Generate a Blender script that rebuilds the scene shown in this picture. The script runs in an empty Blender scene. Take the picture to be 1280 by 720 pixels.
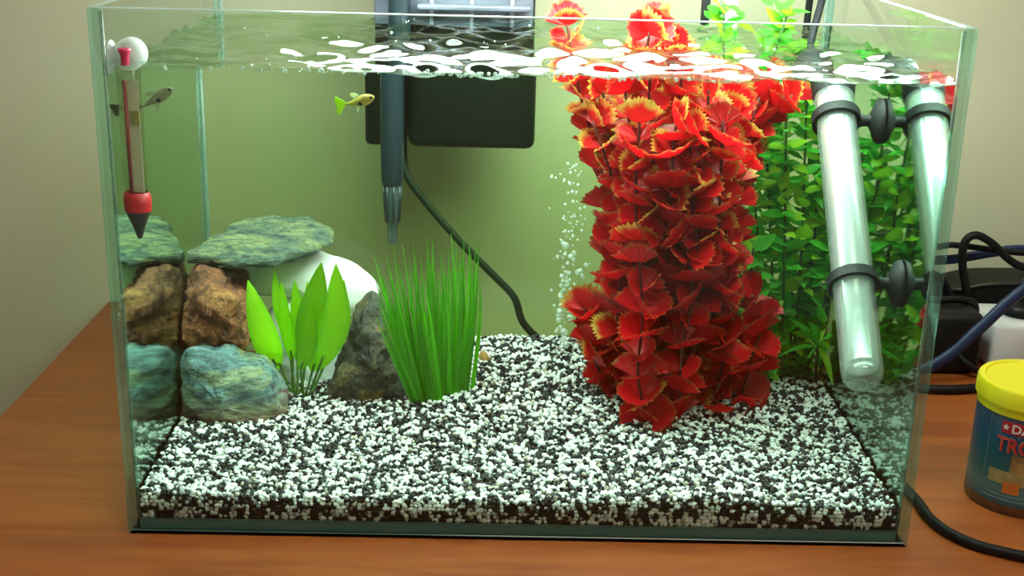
import bpy, bmesh, math, random
import numpy as np
from mathutils import Vector, Matrix, noise
random.seed(7); rng = np.random.default_rng(7)
S = bpy.context.scene
COL = S.collection

# ------------------------------------------------------------------ camera
F_PX = 1546.4
CAM = np.array([-0.01809, -0.63443, 0.36026])
YAW, PITCH, ROLL = 0.01572, 0.31491, 0.02566
def cam_basis():
    cy, sy, cp, sp = math.cos(YAW), math.sin(YAW), math.cos(PITCH), math.sin(PITCH)
    f = np.array([sy*cp, cy*cp, -sp]); r = np.array([cy, -sy, 0.]); u = np.cross(r, f)
    c, s = math.cos(ROLL), math.sin(ROLL)
    return c*r + s*u, -s*r + c*u, f
CR, CU, CF = cam_basis()
cd = bpy.data.cameras.new('camera'); cam = bpy.data.objects.new('camera', cd); COL.objects.link(cam)
cd.sensor_width = 36; cd.lens = F_PX/1280*36; cd.clip_start = .01
cam.matrix_world = Matrix(((CR[0], CU[0], -CF[0], CAM[0]), (CR[1], CU[1], -CF[1], CAM[1]), (CR[2], CU[2], -CF[2], CAM[2]), (0, 0, 0, 1)))
S.camera = cam
# ------------------------------------------------------------------ world, fill light, exposure
w = bpy.data.worlds.new('room_air'); S.world = w; w.use_nodes = True
w.node_tree.nodes['Background'].inputs[0].default_value = (1.0, .90, .70, 1)
w.node_tree.nodes['Background'].inputs[1].default_value = .22
la = bpy.data.lights.new('fill_light', 'AREA'); la.shape = 'RECTANGLE'; la.size = 1.2; la.size_y = .5  # unseen area light added to fill the desk and glint on ripples
la.energy = 15; la.color = (1, .87, .68)
lo = bpy.data.objects.new('fill_light', la); COL.objects.link(lo); lo.location = (.5, -.75, 1.65); lo.rotation_euler = (math.radians(-8), 0, 0)
LAMP_POWER = 44.0
S.view_settings.view_transform = 'Standard'; S.view_settings.look = 'None'
S.view_settings.exposure = 0; S.view_settings.gamma = 1; S.view_settings.use_curve_mapping = False
S.cycles.max_bounces = 14; S.cycles.transmission_bounces = 10; S.cycles.transparent_max_bounces = 24
S.cycles.diffuse_bounces = 4; S.cycles.glossy_bounces = 5; S.cycles.sample_clamp_indirect = 6

# ------------------------------------------------------------------ pixel helpers (distance always from what a thing touches)
W, D, H, T = .45, .286, .297, .005
HW = .2666; ZB = .008
def ray(x, y):
    d = CF + CR*(x-640)/F_PX - CU*(y-360)/F_PX; return d/np.linalg.norm(d)
def air(x, y, Y=None, Z=None):
    d = ray(x, y); t = (Y-CAM[1])/d[1] if Y is not None else (Z-CAM[2])/d[2]
    return Vector(CAM + d*t)
def _enter(x, y):
    d = ray(x, y); q = CAM + d*(T-CAM[1])/d[1]
    e = np.array([d[0]/1.333, 0, d[2]/1.333]); e[1] = math.sqrt(1-e[0]**2-e[2]**2)
    return q, e
def wat(x, y, Y):
    q, e = _enter(x, y); return Vector(q + e*(Y-T)/e[1])
def watz(x, y, Z):
    q, e = _enter(x, y); return Vector(q + e*(Z-q[2])/e[2])
def bed(X, Y):
    t = max(0., min(1., Y/.28))
    front = .0135 + .0045*math.exp(-((X-.095)/.05)**2) + .0025*math.exp(-((X+.21)/.05)**2)
    return ZB + front*(1-t*.3) + t*(.027*math.exp(-((X-.01)/.15)**2) + .006)
def on_bed(x, y):
    Y = T
    while Y < .279:
        p = wat(x, y, Y)
        if p.z <= bed(p.x, p.y): break
        Y += .001
    return p

# ------------------------------------------------------------------ mesh helpers
def mesh(name, v, f, mats, midx=None, smooth=True):
    m = bpy.data.meshes.new(name); m.from_pydata([tuple(a) for a in v], [], f)
    for k in (mats if isinstance(mats, (list, tuple)) else [mats]): m.materials.append(k)
    if midx is not None: m.polygons.foreach_set('material_index', midx)
    m.polygons.foreach_set('use_smooth', [smooth]*len(m.polygons)); m.update()
    return m
def link(name, me, parent=None, M=None):
    o = bpy.data.objects.new(name, me); COL.objects.link(o)
    if parent is not None:
        o.parent = parent; o.matrix_parent_inverse = Matrix.Translation(-Vector(parent.get('_base', (0, 0, 0)))) if parent.type == 'EMPTY' else Matrix()
    if M is not None: o.matrix_basis = M
    return o
def thing(name, label, cat, base, group=None):
    o = bpy.data.objects.new(name, None); COL.objects.link(o); o.location = base; o['_base'] = tuple(base)
    o.empty_display_size = .01
    return tag(o, label, cat, group)
def tag(o, label, cat=None, group=None, kind=None):
    o['label'] = label
    if cat: o['category'] = cat
    if group: o['group'] = group
    if kind: o['kind'] = kind
    return o
def box_bm(lo, hi, bev=0, seg=2):
    bm = bmesh.new(); bmesh.ops.create_cube(bm, size=1)
    for v in bm.verts: v.co = Vector([lo[i] + (v.co[i]+.5)*(hi[i]-lo[i]) for i in range(3)])
    if bev: bmesh.ops.bevel(bm, geom=bm.edges[:], offset=bev, segments=seg, affect='EDGES', profile=.5)
    return bm
def box(name, lo, hi, m, parent=None, bev=0, seg=2):
    bm = box_bm(lo, hi, bev, seg); me = bpy.data.meshes.new(name); bm.to_mesh(me); bm.free(); me.materials.append(m)
    if bev: me.polygons.foreach_set('use_smooth', [True]*len(me.polygons)); me.set_sharp_from_angle(angle=math.radians(50))
    return link(name, me, parent)
def spline(pts, n):
    P = [Vector(p) for p in pts]; P = [P[0]*2-P[1]] + P + [P[-1]*2-P[-2]]; out = []
    k = len(P)-3
    for i in range(n+1):
        t = i/n*k; j = min(int(t), k-1); t -= j; a, b, c, d = P[j:j+4]
        out.append(.5*((2*b) + (c-a)*t + (2*a-5*b+4*c-d)*t*t + (3*b-a-3*c+d)*t**3))
    return out
def tube_geo(pts, rad, n=10):
    v, f = [], []; N = len(pts)
    t0 = (pts[1]-pts[0]).normalized(); up = Vector((0, 0, 1)) if abs(t0.z) < .9 else Vector((1, 0, 0))
    nx = t0.cross(up).normalized()
    for i, p in enumerate(pts):
        t = (pts[min(i+1, N-1)]-pts[max(i-1, 0)]).normalized()
        nx = (nx - t*nx.dot(t)).normalized(); ny = t.cross(nx)
        r = rad(i/(N-1)) if callable(rad) else rad
        for k in range(n):
            a = 2*math.pi*k/n; v.append(p + nx*math.cos(a)*r + ny*math.sin(a)*r)
    for i in range(N-1):
        for k in range(n):
            f.append((i*n+k, i*n+(k+1) % n, (i+1)*n+(k+1) % n, (i+1)*n+k))
    f.append(tuple(range(n-1, -1, -1))); f.append(tuple((N-1)*n+k for k in range(n)))
    return v, f
def tube(name, pts, rad, m, parent=None, n=10, res=None):
    if res: pts = spline(pts, res)
    else: pts = [Vector(p) for p in pts]
    v, f = tube_geo(pts, rad, n); return link(name, mesh(name, v, f, m), parent)
def lathe_me(name, prof, m, n=32, M=None, midx=None, smooth=True):
    v, f, mi = [], [], []
    for r, z in prof:
        for k in range(n):
            a = 2*math.pi*k/n; v.append(Vector((r*math.cos(a), r*math.sin(a), z)))
    if M is not None: v = [M @ p for p in v]
    for i in range(len(prof)-1):
        for k in range(n):
            f.append((i*n+k, i*n+(k+1) % n, (i+1)*n+(k+1) % n, (i+1)*n+k)); mi.append(midx[i] if midx else 0)
    me = mesh(name, v, f, m, mi, smooth)
    if smooth: me.set_sharp_from_angle(angle=math.radians(45))
    return me
def axis_matrix(p, d, up=(0, 0, 1)):
    z = Vector(d).normalized(); u = Vector(up)
    if abs(z.dot(u)) > .95: u = Vector((0, 1, 0))
    x = u.cross(z).normalized(); y = z.cross(x)
    return Matrix(((x.x, y.x, z.x, p[0]), (x.y, y.y, z.y, p[1]), (x.z, y.z, z.z, p[2]), (0, 0, 0, 1)))

# ------------------------------------------------------------------ materials
def newmat(name):
    m = bpy.data.materials.new(name); m.use_nodes = True; nt = m.node_tree
    return m, nt, nt.nodes, nt.links
def pbr(name, col, rough=.5, metal=0, spec=.5, var=0, scale=40, bump=0, bscale=200, col2=None, transl=0, stretch=None, coat=0):
    m, nt, N, L = newmat(name); b = N['Principled BSDF']
    b.inputs['Base Color'].default_value = (*col, 1); b.inputs['Roughness'].default_value = rough
    b.inputs['Metallic'].default_value = metal; b.inputs['Specular IOR Level'].default_value = spec
    b.inputs['Coat Weight'].default_value = coat
    tc = N.new('ShaderNodeTexCoord'); mp = N.new('ShaderNodeMapping'); L.new(tc.outputs['Object'], mp.inputs[0])
    if stretch: mp.inputs['Scale'].default_value = stretch
    csock = None
    if col2 or var:
        n = N.new('ShaderNodeTexNoise'); n.inputs['Scale'].default_value = scale; n.inputs['Detail'].default_value = 6
        L.new(mp.outputs[0], n.inputs['Vector'])
        r = N.new('ShaderNodeValToRGB'); L.new(n.outputs[0], r.inputs[0])
        c2 = col2 or tuple(max(0, c*(1-var)) for c in col)
        r.color_ramp.elements[0].position = .35; r.color_ramp.elements[1].position = .65
        r.color_ramp.elements[0].color = (*c2, 1); r.color_ramp.elements[1].color = (*col, 1)
        L.new(r.outputs[0], b.inputs['Base Color']); csock = r.outputs[0]
    if bump:
        n = N.new('ShaderNodeTexNoise'); n.inputs['Scale'].default_value = bscale; n.inputs['Detail'].default_value = 8
        L.new(mp.outputs[0], n.inputs['Vector'])
        bp = N.new('ShaderNodeBump'); bp.inputs['Strength'].default_value = bump; bp.inputs['Distance'].default_value = .002
        L.new(n.outputs[0], bp.inputs['Height']); L.new(bp.outputs[0], b.inputs['Normal'])
    if transl:
        t = N.new('ShaderNodeBsdfTranslucent'); t.inputs[0].default_value = (*col, 1)
        if csock: L.new(csock, t.inputs[0])
        mx = N.new('ShaderNodeMixShader'); mx.inputs[0].default_value = transl
        L.new(b.outputs[0], mx.inputs[1]); L.new(t.outputs[0], mx.inputs[2]); L.new(mx.outputs[0], N['Material Output'].inputs[0])
    return m
def clear(name, tint, f0=.04, rough=0., haze=0., hazecol=(1, 1, 1), bump=None):
    """thin clear sheet: tinted straight transmission + mirror share by Schlick's rule on the viewing angle"""
    m, nt, N, L = newmat(name); N.remove(N['Principled BSDF'])
    tr = N.new('ShaderNodeBsdfTransparent'); tr.inputs[0].default_value = (*tint, 1)
    gl = N.new('ShaderNodeBsdfGlossy'); gl.inputs['Roughness'].default_value = rough
    lw = N.new('ShaderNodeLayerWeight'); lw.inputs[0].default_value = .5
    p = N.new('ShaderNodeMath'); p.operation = 'POWER'; p.inputs[1].default_value = 5; L.new(lw.outputs['Facing'], p.inputs[0])
    q = N.new('ShaderNodeMath'); q.operation = 'MULTIPLY_ADD'; q.inputs[1].default_value = 1-f0; q.inputs[2].default_value = f0; L.new(p.outputs[0], q.inputs[0])
    mx = N.new('ShaderNodeMixShader'); L.new(q.outputs[0], mx.inputs[0]); L.new(tr.outputs[0], mx.inputs[1]); L.new(gl.outputs[0], mx.inputs[2])
    out = mx.outputs[0]
    if haze:
        df = N.new('ShaderNodeBsdfDiffuse'); df.inputs[0].default_value = (*hazecol, 1)
        m2 = N.new('ShaderNodeMixShader'); m2.inputs[0].default_value = haze; L.new(out, m2.inputs[1]); L.new(df.outputs[0], m2.inputs[2]); out = m2.outputs[0]
    if bump:
        n = N.new('ShaderNodeTexNoise'); n.inputs['Scale'].default_value = bump[1]; n.inputs['Detail'].default_value = 3
        tc = N.new('ShaderNodeTexCoord'); L.new(tc.outputs['Object'], n.inputs['Vector'])
        bp = N.new('ShaderNodeBump'); bp.inputs['Strength'].default_value = bump[0]; bp.inputs['Distance'].default_value = .002
        L.new(n.outputs[0], bp.inputs['Height']); L.new(bp.outputs[0], gl.inputs['Normal']); L.new(bp.outputs[0], lw.inputs['Normal'])
    L.new(out, N['Material Output'].inputs[0]); return m
def dielectric(name, col, ior):
    m, nt, N, L = newmat(name); N.remove(N['Principled BSDF'])
    g = N.new('ShaderNodeBsdfGlass'); g.inputs['Color'].default_value = (*col, 1); g.inputs['IOR'].default_value = ior; g.inputs['Roughness'].default_value = 0
    L.new(g.outputs[0], N['Material Output'].inputs[0]); return m
def emit(name, col, s):
    m, nt, N, L = newmat(name); N.remove(N['Principled BSDF'])
    e = N.new('ShaderNodeEmission'); e.inputs[0].default_value = (*col, 1); e.inputs[1].default_value = s
    L.new(e.outputs[0], N['Material Output'].inputs[0]); return m
def leafmat(name, inner, rim, lo=.55, hi=.95, transl=.4, rough=.35, var=.25):
    m, nt, N, L = newmat(name); b = N['Principled BSDF']; b.inputs['Roughness'].default_value = rough
    a = N.new('ShaderNodeAttribute'); a.attribute_name = 'edge'
    tc = N.new('ShaderNodeTexCoord'); n = N.new('ShaderNodeTexNoise'); n.inputs['Scale'].default_value = 260; L.new(tc.outputs['Object'], n.inputs['Vector'])
    s = N.new('ShaderNodeMath'); s.operation = 'MULTIPLY_ADD'; s.inputs[1].default_value = .5; s.inputs[2].default_value = -.25; L.new(n.outputs[0], s.inputs[0])
    ad = N.new('ShaderNodeMath'); L.new(a.outputs['Fac'], ad.inputs[0]); L.new(s.outputs[0], ad.inputs[1])
    r = N.new('ShaderNodeValToRGB'); L.new(ad.outputs[0], r.inputs[0])
    r.color_ramp.elements[0].position = lo; r.color_ramp.elements[1].position = hi
    r.color_ramp.elements[0].color = (*inner, 1); r.color_ramp.elements[1].color = (*rim, 1)
    oi = N.new('ShaderNodeObjectInfo'); hs = N.new('ShaderNodeHueSaturation')
    mr = N.new('ShaderNodeMapRange'); mr.inputs[3].default_value = 1-var; mr.inputs[4].default_value = 1+var
    L.new(oi.outputs['Random'], mr.inputs[0]); L.new(mr.outputs[0], hs.inputs['Value']); L.new(r.outputs[0], hs.inputs['Color'])
    t = N.new('ShaderNodeBsdfTranslucent'); L.new(hs.outputs[0], b.inputs['Base Color']); L.new(hs.outputs[0], t.inputs[0])
    mx = N.new('ShaderNodeMixShader'); mx.inputs[0].default_value = transl; L.new(b.outputs[0], mx.inputs[1]); L.new(t.outputs[0], mx.inputs[2])
    L.new(mx.outputs[0], N['Material Output'].inputs[0]); return m
def stone_mat(name, cols, scale=28, stretch=(1, 1, 1), base=None, bump=.9, bscale=130, speck=.25, dist=.006, rough=.7):
    m, nt, N, L = newmat(name); b = N['Principled BSDF']; b.inputs['Roughness'].default_value = rough
    tc = N.new('ShaderNodeTexCoord'); mp = N.new('ShaderNodeMapping'); L.new(tc.outputs['Object'], mp.inputs[0]); mp.inputs['Scale'].default_value = stretch
    n = N.new('ShaderNodeTexNoise'); n.inputs['Scale'].default_value = scale; n.inputs['Detail'].default_value = 8; n.inputs['Roughness'].default_value = .65
    n.inputs['Distortion'].default_value = .6
    L.new(mp.outputs[0], n.inputs['Vector'])
    r = N.new('ShaderNodeValToRGB'); L.new(n.outputs[0], r.inputs[0]); e = r.color_ramp.elements
    while len(e) < len(cols): e.new(.5)
    for i, (p, c) in enumerate(cols): e[i].position = p; e[i].color = (*c, 1)
    csock = r.outputs[0]
    if base:      # (height, colour): the stone is stained this colour towards its foot
        sp = N.new('ShaderNodeSeparateXYZ'); L.new(tc.outputs['Object'], sp.inputs[0])
        m1 = N.new('ShaderNodeMath'); m1.operation = 'MULTIPLY_ADD'; m1.inputs[1].default_value = .05; L.new(n.outputs[0], m1.inputs[0]); L.new(sp.outputs[2], m1.inputs[2])
        mr = N.new('ShaderNodeMapRange'); mr.inputs[1].default_value = base[0]+.018; mr.inputs[2].default_value = base[0]+.034; L.new(m1.outputs[0], mr.inputs[0])
        mc = N.new('ShaderNodeMix'); mc.data_type = 'RGBA'; L.new(mr.outputs[0], mc.inputs['Factor']); mc.inputs['A'].default_value = (*base[1], 1); L.new(csock, mc.inputs['B']); csock = mc.outputs['Result']
    vo = N.new('ShaderNodeTexNoise'); vo.inputs['Scale'].default_value = scale*4; vo.inputs['Detail'].default_value = 6; vo.inputs['Roughness'].default_value = .8; L.new(mp.outputs[0], vo.inputs['Vector'])
    r2 = N.new('ShaderNodeValToRGB'); L.new(vo.outputs[0], r2.inputs[0]); r2.color_ramp.elements[0].position = .36; r2.color_ramp.elements[1].position = .56; r2.color_ramp.elements[0].color = (speck, speck, speck, 1)
    mu = N.new('ShaderNodeMix'); mu.data_type = 'RGBA'; mu.blend_type = 'MULTIPLY'; mu.inputs['Factor'].default_value = 1; L.new(csock, mu.inputs['A']); L.new(r2.outputs[0], mu.inputs['B'])
    L.new(mu.outputs['Result'], b.inputs['Base Color'])
    n2 = N.new('ShaderNodeTexNoise'); n2.inputs['Scale'].default_value = bscale; n2.inputs['Detail'].default_value = 9; n2.inputs['Roughness'].default_value = .7
    L.new(mp.outputs[0], n2.inputs['Vector'])
    bp = N.new('ShaderNodeBump'); bp.inputs['Strength'].default_value = bump; bp.inputs['Distance'].default_value = dist
    L.new(n2.outputs[0], bp.inputs['Height']); L.new(bp.outputs[0], b.inputs['Normal']); return m
def wood_mat():
    m, nt, N, L = newmat('desk_wood'); b = N['Principled BSDF']
    tc = N.new('ShaderNodeTexCoord'); mp = N.new('ShaderNodeMapping'); L.new(tc.outputs['Object'], mp.inputs[0]); mp.inputs['Scale'].default_value = (1.6, 14, 14)
    n = N.new('ShaderNodeTexNoise'); n.inputs['Scale'].default_value = 3.2; n.inputs['Detail'].default_value = 9; n.inputs['Roughness'].default_value = .62; n.inputs['Distortion'].default_value = 1.4
    L.new(mp.outputs[0], n.inputs['Vector'])
    r = N.new('ShaderNodeValToRGB'); L.new(n.outputs[0], r.inputs[0]); e = r.color_ramp.elements
    e[0].position = .28; e[0].color = (.25, .055, .011, 1); e[1].position = .72; e[1].color = (.44, .120, .026, 1)
    k = e.new(.5); k.color = (.36, .092, .019, 1)
    L.new(r.outputs[0], b.inputs['Base Color']); b.inputs['Roughness'].default_value = .38
    bp = N.new('ShaderNodeBump'); bp.inputs['Strength'].default_value = .05; bp.inputs['Distance'].default_value = .001; L.new(n.outputs[0], bp.inputs['Height']); L.new(bp.outputs[0], b.inputs['Normal'])
    return m
M_wall = pbr('wall_paint', (.62, .60, .42), .85, var=.05, scale=3, bump=.12, bscale=120)
M_floor = pbr('floor_tile', (.3, .27, .22), .5, var=.15, scale=5)
M_wood = wood_mat()
M_glass = clear('pane_glass', (.95, .985, .965), .014)
M_edge = pbr('pane_edge', (.10, .26, .25), .12, transl=.3)
M_vedge = clear('pane_end', (.66, .90, .86), .10, .05, .10, (.45, .85, .82))
M_rim = pbr('lit_rim', (.72, .92, .88), .25, transl=.5)  # same edge glass, coloured paler on top faces to paint in lamp light
M_seam = clear('silicone', (.62, .78, .74), .06, .2, .15, (.5, .62, .58))
M_wtop = clear('water_surface', (.90, .99, .93), .02, .04)
M_wback = clear('water_back', (.76, .82, .62), .002)
M_wface = dielectric('water_body', (.95, 1, .96), 1.333)
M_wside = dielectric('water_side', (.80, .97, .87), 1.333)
_n, _l = M_wside.node_tree.nodes, M_wside.node_tree.links      # dull film roughens side glass near the gravel; darker tint there is painted shade
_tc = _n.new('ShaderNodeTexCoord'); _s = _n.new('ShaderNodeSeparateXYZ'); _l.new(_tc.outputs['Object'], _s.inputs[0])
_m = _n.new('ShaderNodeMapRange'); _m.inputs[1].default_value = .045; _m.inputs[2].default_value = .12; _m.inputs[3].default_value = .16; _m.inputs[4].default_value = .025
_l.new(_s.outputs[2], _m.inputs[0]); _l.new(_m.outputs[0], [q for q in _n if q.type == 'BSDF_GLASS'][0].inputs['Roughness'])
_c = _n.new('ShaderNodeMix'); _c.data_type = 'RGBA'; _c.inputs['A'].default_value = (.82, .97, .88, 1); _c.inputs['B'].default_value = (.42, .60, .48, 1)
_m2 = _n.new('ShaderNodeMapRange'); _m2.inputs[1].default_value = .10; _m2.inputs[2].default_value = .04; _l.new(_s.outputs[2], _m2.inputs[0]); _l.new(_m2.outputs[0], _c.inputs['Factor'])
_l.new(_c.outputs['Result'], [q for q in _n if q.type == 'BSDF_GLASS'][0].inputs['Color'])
M_black = pbr('black_plastic', (.008, .008, .009), .4, spec=.3, var=.2)
M_rubber = pbr('black_rubber', (.008, .009, .010), .6, spec=.25, var=.2, scale=90)
M_white = pbr('white_plastic', (.78, .78, .80), .35, var=.03)

# ------------------------------------------------------------------ setting
def struct(o): o['kind'] = 'structure'; return o
WY = .415
struct(box('wall_back', (-2.2, WY, -.75), (2.2, WY+.1, 2.0), M_wall))
struct(box('floor', (-2.2, -2.2, -.80), (2.2, WY+.05, -.75), M_floor))
dk = thing('desk', 'wide orange-brown wood-grain desk carrying the aquarium', 'desk', (.35, .05, -.75))
box('desktop', (-.36, -.40, -.028), (1.06, .41, 0), M_wood, dk, .0015)
for x in (-.345, 1.02): box('side_panel', (x, -.36, -.75), (x+.022, .40, -.026), M_wood, dk)
box('modesty_panel', (-.325, .33, -.55), (1.022, .348, -.026), M_wood, dk)

# ------------------------------------------------------------------ aquarium
tank = thing('aquarium_tank', 'rimless rectangular glass aquarium standing on the wooden desk', 'aquarium', (0, D/2, 0))
def pane(name, lo, hi, edge_axes):
    bm = box_bm(lo, hi, .0005, 1); me = bpy.data.meshes.new(name); bm.normal_update()
    for f in bm.faces:
        k = max(range(3), key=lambda a: abs(f.normal[a])); f.material_index = (2 if k == 2 and f.normal.z > 0 else 1 if k == 2 or name == 'bottom_pane' else 3) if k in edge_axes else 0
    bm.to_mesh(me); bm.free(); me.materials.append(M_glass); me.materials.append(M_edge); me.materials.append(M_rim); me.materials.append(M_vedge)
    return link(name, me, tank)
w2 = W/2; g = .0002
pane('front_pane', (-w2, 0, 0), (w2, T, H), (0, 2))
pane('back_pane', (-w2, D-T, 0), (w2, D, H), (0, 2))
for s in (-1, 1):
    a, b = sorted((s*w2, s*(w2-T))); pane('side_pane', (a, T+g, 0), (b, D-T-g, H), (1, 2))
bmo = pane('bottom_pane', (-w2+T+g, T+g, .0005), (w2-T-g, D-T-g, ZB), (0, 1))
for s in (-1, 1):
    tube('silicone_seam', [(s*(w2-T-.0008), D-T-.0008, ZB), (s*(w2-T-.0008), D-T-.0008, H-.002)], .0014, M_seam, tank, 8)
    tube('silicone_seam', [(s*(w2-T-.0002), T+.0004, ZB), (s*(w2-T-.0002), T+.0004, H-.002)], .0010, M_seam, tank, 8)

# water: one body, a rippled top, refracting front and sides
def ripple(x, y):
    n1 = noise.noise(Vector((x*55, y*70, 1.3))); n2 = noise.noise(Vector((x*120+9, y*140, 4.1)))
    near = math.exp(-(((x-.05)/.10)**2 + ((y-.2)/.12)**2)) + .75*math.exp(-(((x+.07)/.08)**2 + ((y-.17)/.10)**2))
    n3 = noise.noise(Vector((x*38+3, y*62+5, 7.7)))
    return (n3*.0050 + n1*.0022 + n2*.0005)*(.85 + .4*near)*min(1, (y-T)/.008+.25)
def build_water():
    x0, x1, y0, y1 = -w2+T-.0003, w2-T+.0003, T-.0003, D-T+.0003; nx, ny = 260, 165
    v, f, mi = [], [], []
    for j in range(ny+1):
        for i in range(nx+1):
            x = x0+(x1-x0)*i/nx; y = y0+(y1-y0)*j/ny
            e = min(min(i, nx-i), min(j, ny-j)); men = .0012*math.exp(-e*.9)
            v.append((x, y, HW + ripple(x, y) + men))
    k = lambda i, j: j*(nx+1)+i
    for j in range(ny):
        for i in range(nx): f.append((k(i, j), k(i+1, j), k(i+1, j+1), k(i, j+1))); mi.append(0)
    b = len(v); zb = ZB-.0003
    v += [(x0, y0, zb), (x1, y0, zb), (x1, y1, zb), (x0, y1, zb)]
    f.append(tuple([b, b+1] + [k(i, 0) for i in range(nx, -1, -1)])); mi.append(1)
    f.append(tuple([b+2, b+3] + [k(i, ny) for i in range(0, nx+1)])); mi.append(2)
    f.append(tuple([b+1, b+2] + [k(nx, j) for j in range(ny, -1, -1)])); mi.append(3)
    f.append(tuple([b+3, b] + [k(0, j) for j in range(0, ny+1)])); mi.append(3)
    f.append((b+3, b+2, b+1, b)); mi.append(1)
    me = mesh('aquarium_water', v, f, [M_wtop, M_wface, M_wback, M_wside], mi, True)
    sm = [True]*(nx*ny) + [False]*5; me.polygons.foreach_set('use_smooth', sm)
    me.set_sharp_from_angle(angle=math.radians(60))
    return me
wo = link('aquarium_water', build_water())
tag(wo, 'clear greenish water with a rippled surface filling the glass tank', 'water', kind='stuff')

# gravel: real grains over a dark bed
def build_gravel():
    ico = bmesh.new(); bmesh.ops.create_icosphere(ico, subdivisions=1, radius=1); ico.verts.ensure_lookup_table()
    iv = np.array([v.co[:] for v in ico.verts]); fi = np.array([[v.index for v in f.verts] for f in ico.faces]); ico.free()
    pts = []; xi = w2-T-.0022; sp = .0025
    for y in np.arange(T+.002, D-T-.001, sp):
        for x in np.arange(-xi, xi, sp):
            X = x+rng.uniform(-.0011, .0011); Y = y+rng.uniform(-.0011, .0011)
            pts.append((X, Y, bed(X, Y)+rng.uniform(-.0012, .0008)))
    for x in np.arange(-xi, xi, sp):
        z = ZB+.001
        while z < bed(x, T)-.001:
            pts.append((x+rng.uniform(-.001, .001), T+.002+rng.uniform(0, .0008), z)); z += sp*.9
    pts = np.array(pts); pts[:, 0] = np.clip(pts[:, 0], -xi, xi); pts[:, 1] = np.clip(pts[:, 1], T+.0021, D-T-.0021)
    n = len(pts); r = rng.uniform(.0013, .0021, n)
    sc = rng.uniform(.72, 1.15, (n, 1, 3)); q = rng.normal(size=(n, 4)); q /= np.linalg.norm(q, axis=1)[:, None]
    a, b, c, d = q.T
    R = np.stack([1-2*(c*c+d*d), 2*(b*c-a*d), 2*(b*d+a*c), 2*(b*c+a*d), 1-2*(b*b+d*d), 2*(c*d-a*b), 2*(b*d-a*c), 2*(c*d+a*b), 1-2*(b*b+c*c)], 1).reshape(n, 3, 3)
    jit = rng.uniform(.75, 1.15, (n, 12, 1))
    V = np.einsum('nij,nkj->nki', R, iv[None]*jit*sc)*r[:, None, None] + pts[:, None, :]
    V[:, :, 1] = np.maximum(V[:, :, 1], T+.0002)
    Fc = (fi[None] + (np.arange(n)*12)[:, None, None]).reshape(-1, 3)
    nz = np.array([noise.noise(Vector((p[0]*210, p[1]*210, p[2]*210))) for p in pts]) + rng.normal(0, .22, n)
    kind = np.where(nz > .06, 0, np.where(nz > .0, 1, 2)); kind[(rng.random(n) < .04)] = 3
    mi = np.repeat(kind, 20)
    # bed below the grains
    nx, ny = 44, 28; bv, bf = [], []; x0 = -w2+T+.0030; y0 = T+.0036
    for j in range(ny+1):
        for i in range(nx+1):
            x = x0-2*x0*i/nx; y = y0+(D-2*y0)*j/ny; bv.append((x, y, bed(x, y)-.0018))
    B = len(V.reshape(-1, 3)); k = lambda i, j: B+j*(nx+1)+i
    for j in range(ny):
        for i in range(nx): bf.append((k(i, j), k(i+1, j), k(i+1, j+1), k(i, j+1)))
    c0 = len(bv); bv += [(x0, y0, ZB), (-x0, y0, ZB), (-x0, D-y0, ZB), (x0, D-y0, ZB)]; c = [B+c0+i for i in range(4)]
    bf.append(tuple([c[0], c[1]] + [k(i, 0) for i in range(nx, -1, -1)])); bf.append(tuple([c[2], c[3]] + [k(i, ny) for i in range(nx+1)]))
    bf.append(tuple([c[1], c[2]] + [k(nx, j) for j in range(ny, -1, -1)])); bf.append(tuple([c[3], c[0]] + [k(0, j) for j in range(ny+1)]))
    bf.append(tuple(reversed(c)))
    me = bpy.data.meshes.new('gravel')
    me.from_pydata(np.vstack([V.reshape(-1, 3), np.array(bv)]).tolist(), [], Fc.tolist()+bf)
    for m in (pbr('gravel_white', (.86, .87, .86), .6), pbr('gravel_grey', (.38, .39, .40), .6), pbr('gravel_black', (.006, .007, .008), .55), pbr('gravel_tan', (.42, .36, .29), .6), pbr('gravel_bed', (.05, .05, .05), .9)): me.materials.append(m)
    me.polygons.foreach_set('material_index', np.concatenate([mi, np.full(len(bf), 4)]).astype(np.int32))
    me.update(); return me
tag(link('gravel', build_gravel()), 'black and white gravel spread over the aquarium bottom', 'gravel', kind='stuff')

# ------------------------------------------------------------------ aquarium lamp (clipped to the back rim, just above the picture)
lamp = thing('aquarium_lamp', 'bright clip-on aquarium lamp arching over the open tank from its back edge', 'lamp', (.15, D, H))
LX0, LX1, LY0, LY1, LZ = -.150, .232, .110, .190, .356
box('housing', (LX0-.008, LY0-.008, LZ+.001), (LX1+.008, LY1+.008, LZ+.020), M_white, lamp, .004)
_v, _f = [], []
for i in range(9):
    an = math.pi*i/8; yy = (LY0+LY1)/2 - math.cos(an)*(LY1-LY0)/2; zz = LZ - math.sin(an)*.028; _v += [(LX0, yy, zz), (LX1, yy, zz)]
for i in range(8): _f.append((2*i, 2*i+2, 2*i+3, 2*i+1))
_f += [tuple(2*i for i in range(8, -1, -1)), tuple(2*i+1 for i in range(9))]
link('light_diffuser', mesh('light_diffuser', _v, _f, emit('led_light', (.84, 1, .92), LAMP_POWER), smooth=False), lamp)
tube('arm', [(.152, D+.006, .255), (.152, D+.007, .30), (.152, D+.005, .345), (.150, D-.02, .372), (.14, .21, .372), (.13, .16, .364)], .0055, pbr('arm_cream', (.82, .80, .62), .4), lamp, 12, 30)
box('clip_jaw', (.128, D-T-.006, H-.030), (.134, D-T-.0003, H+.004), M_black, lamp, .001)
box('clip_body', (.128, D-T-.006, H+.0003), (.160, D+.014, H+.012), M_black, lamp, .002)

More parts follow.
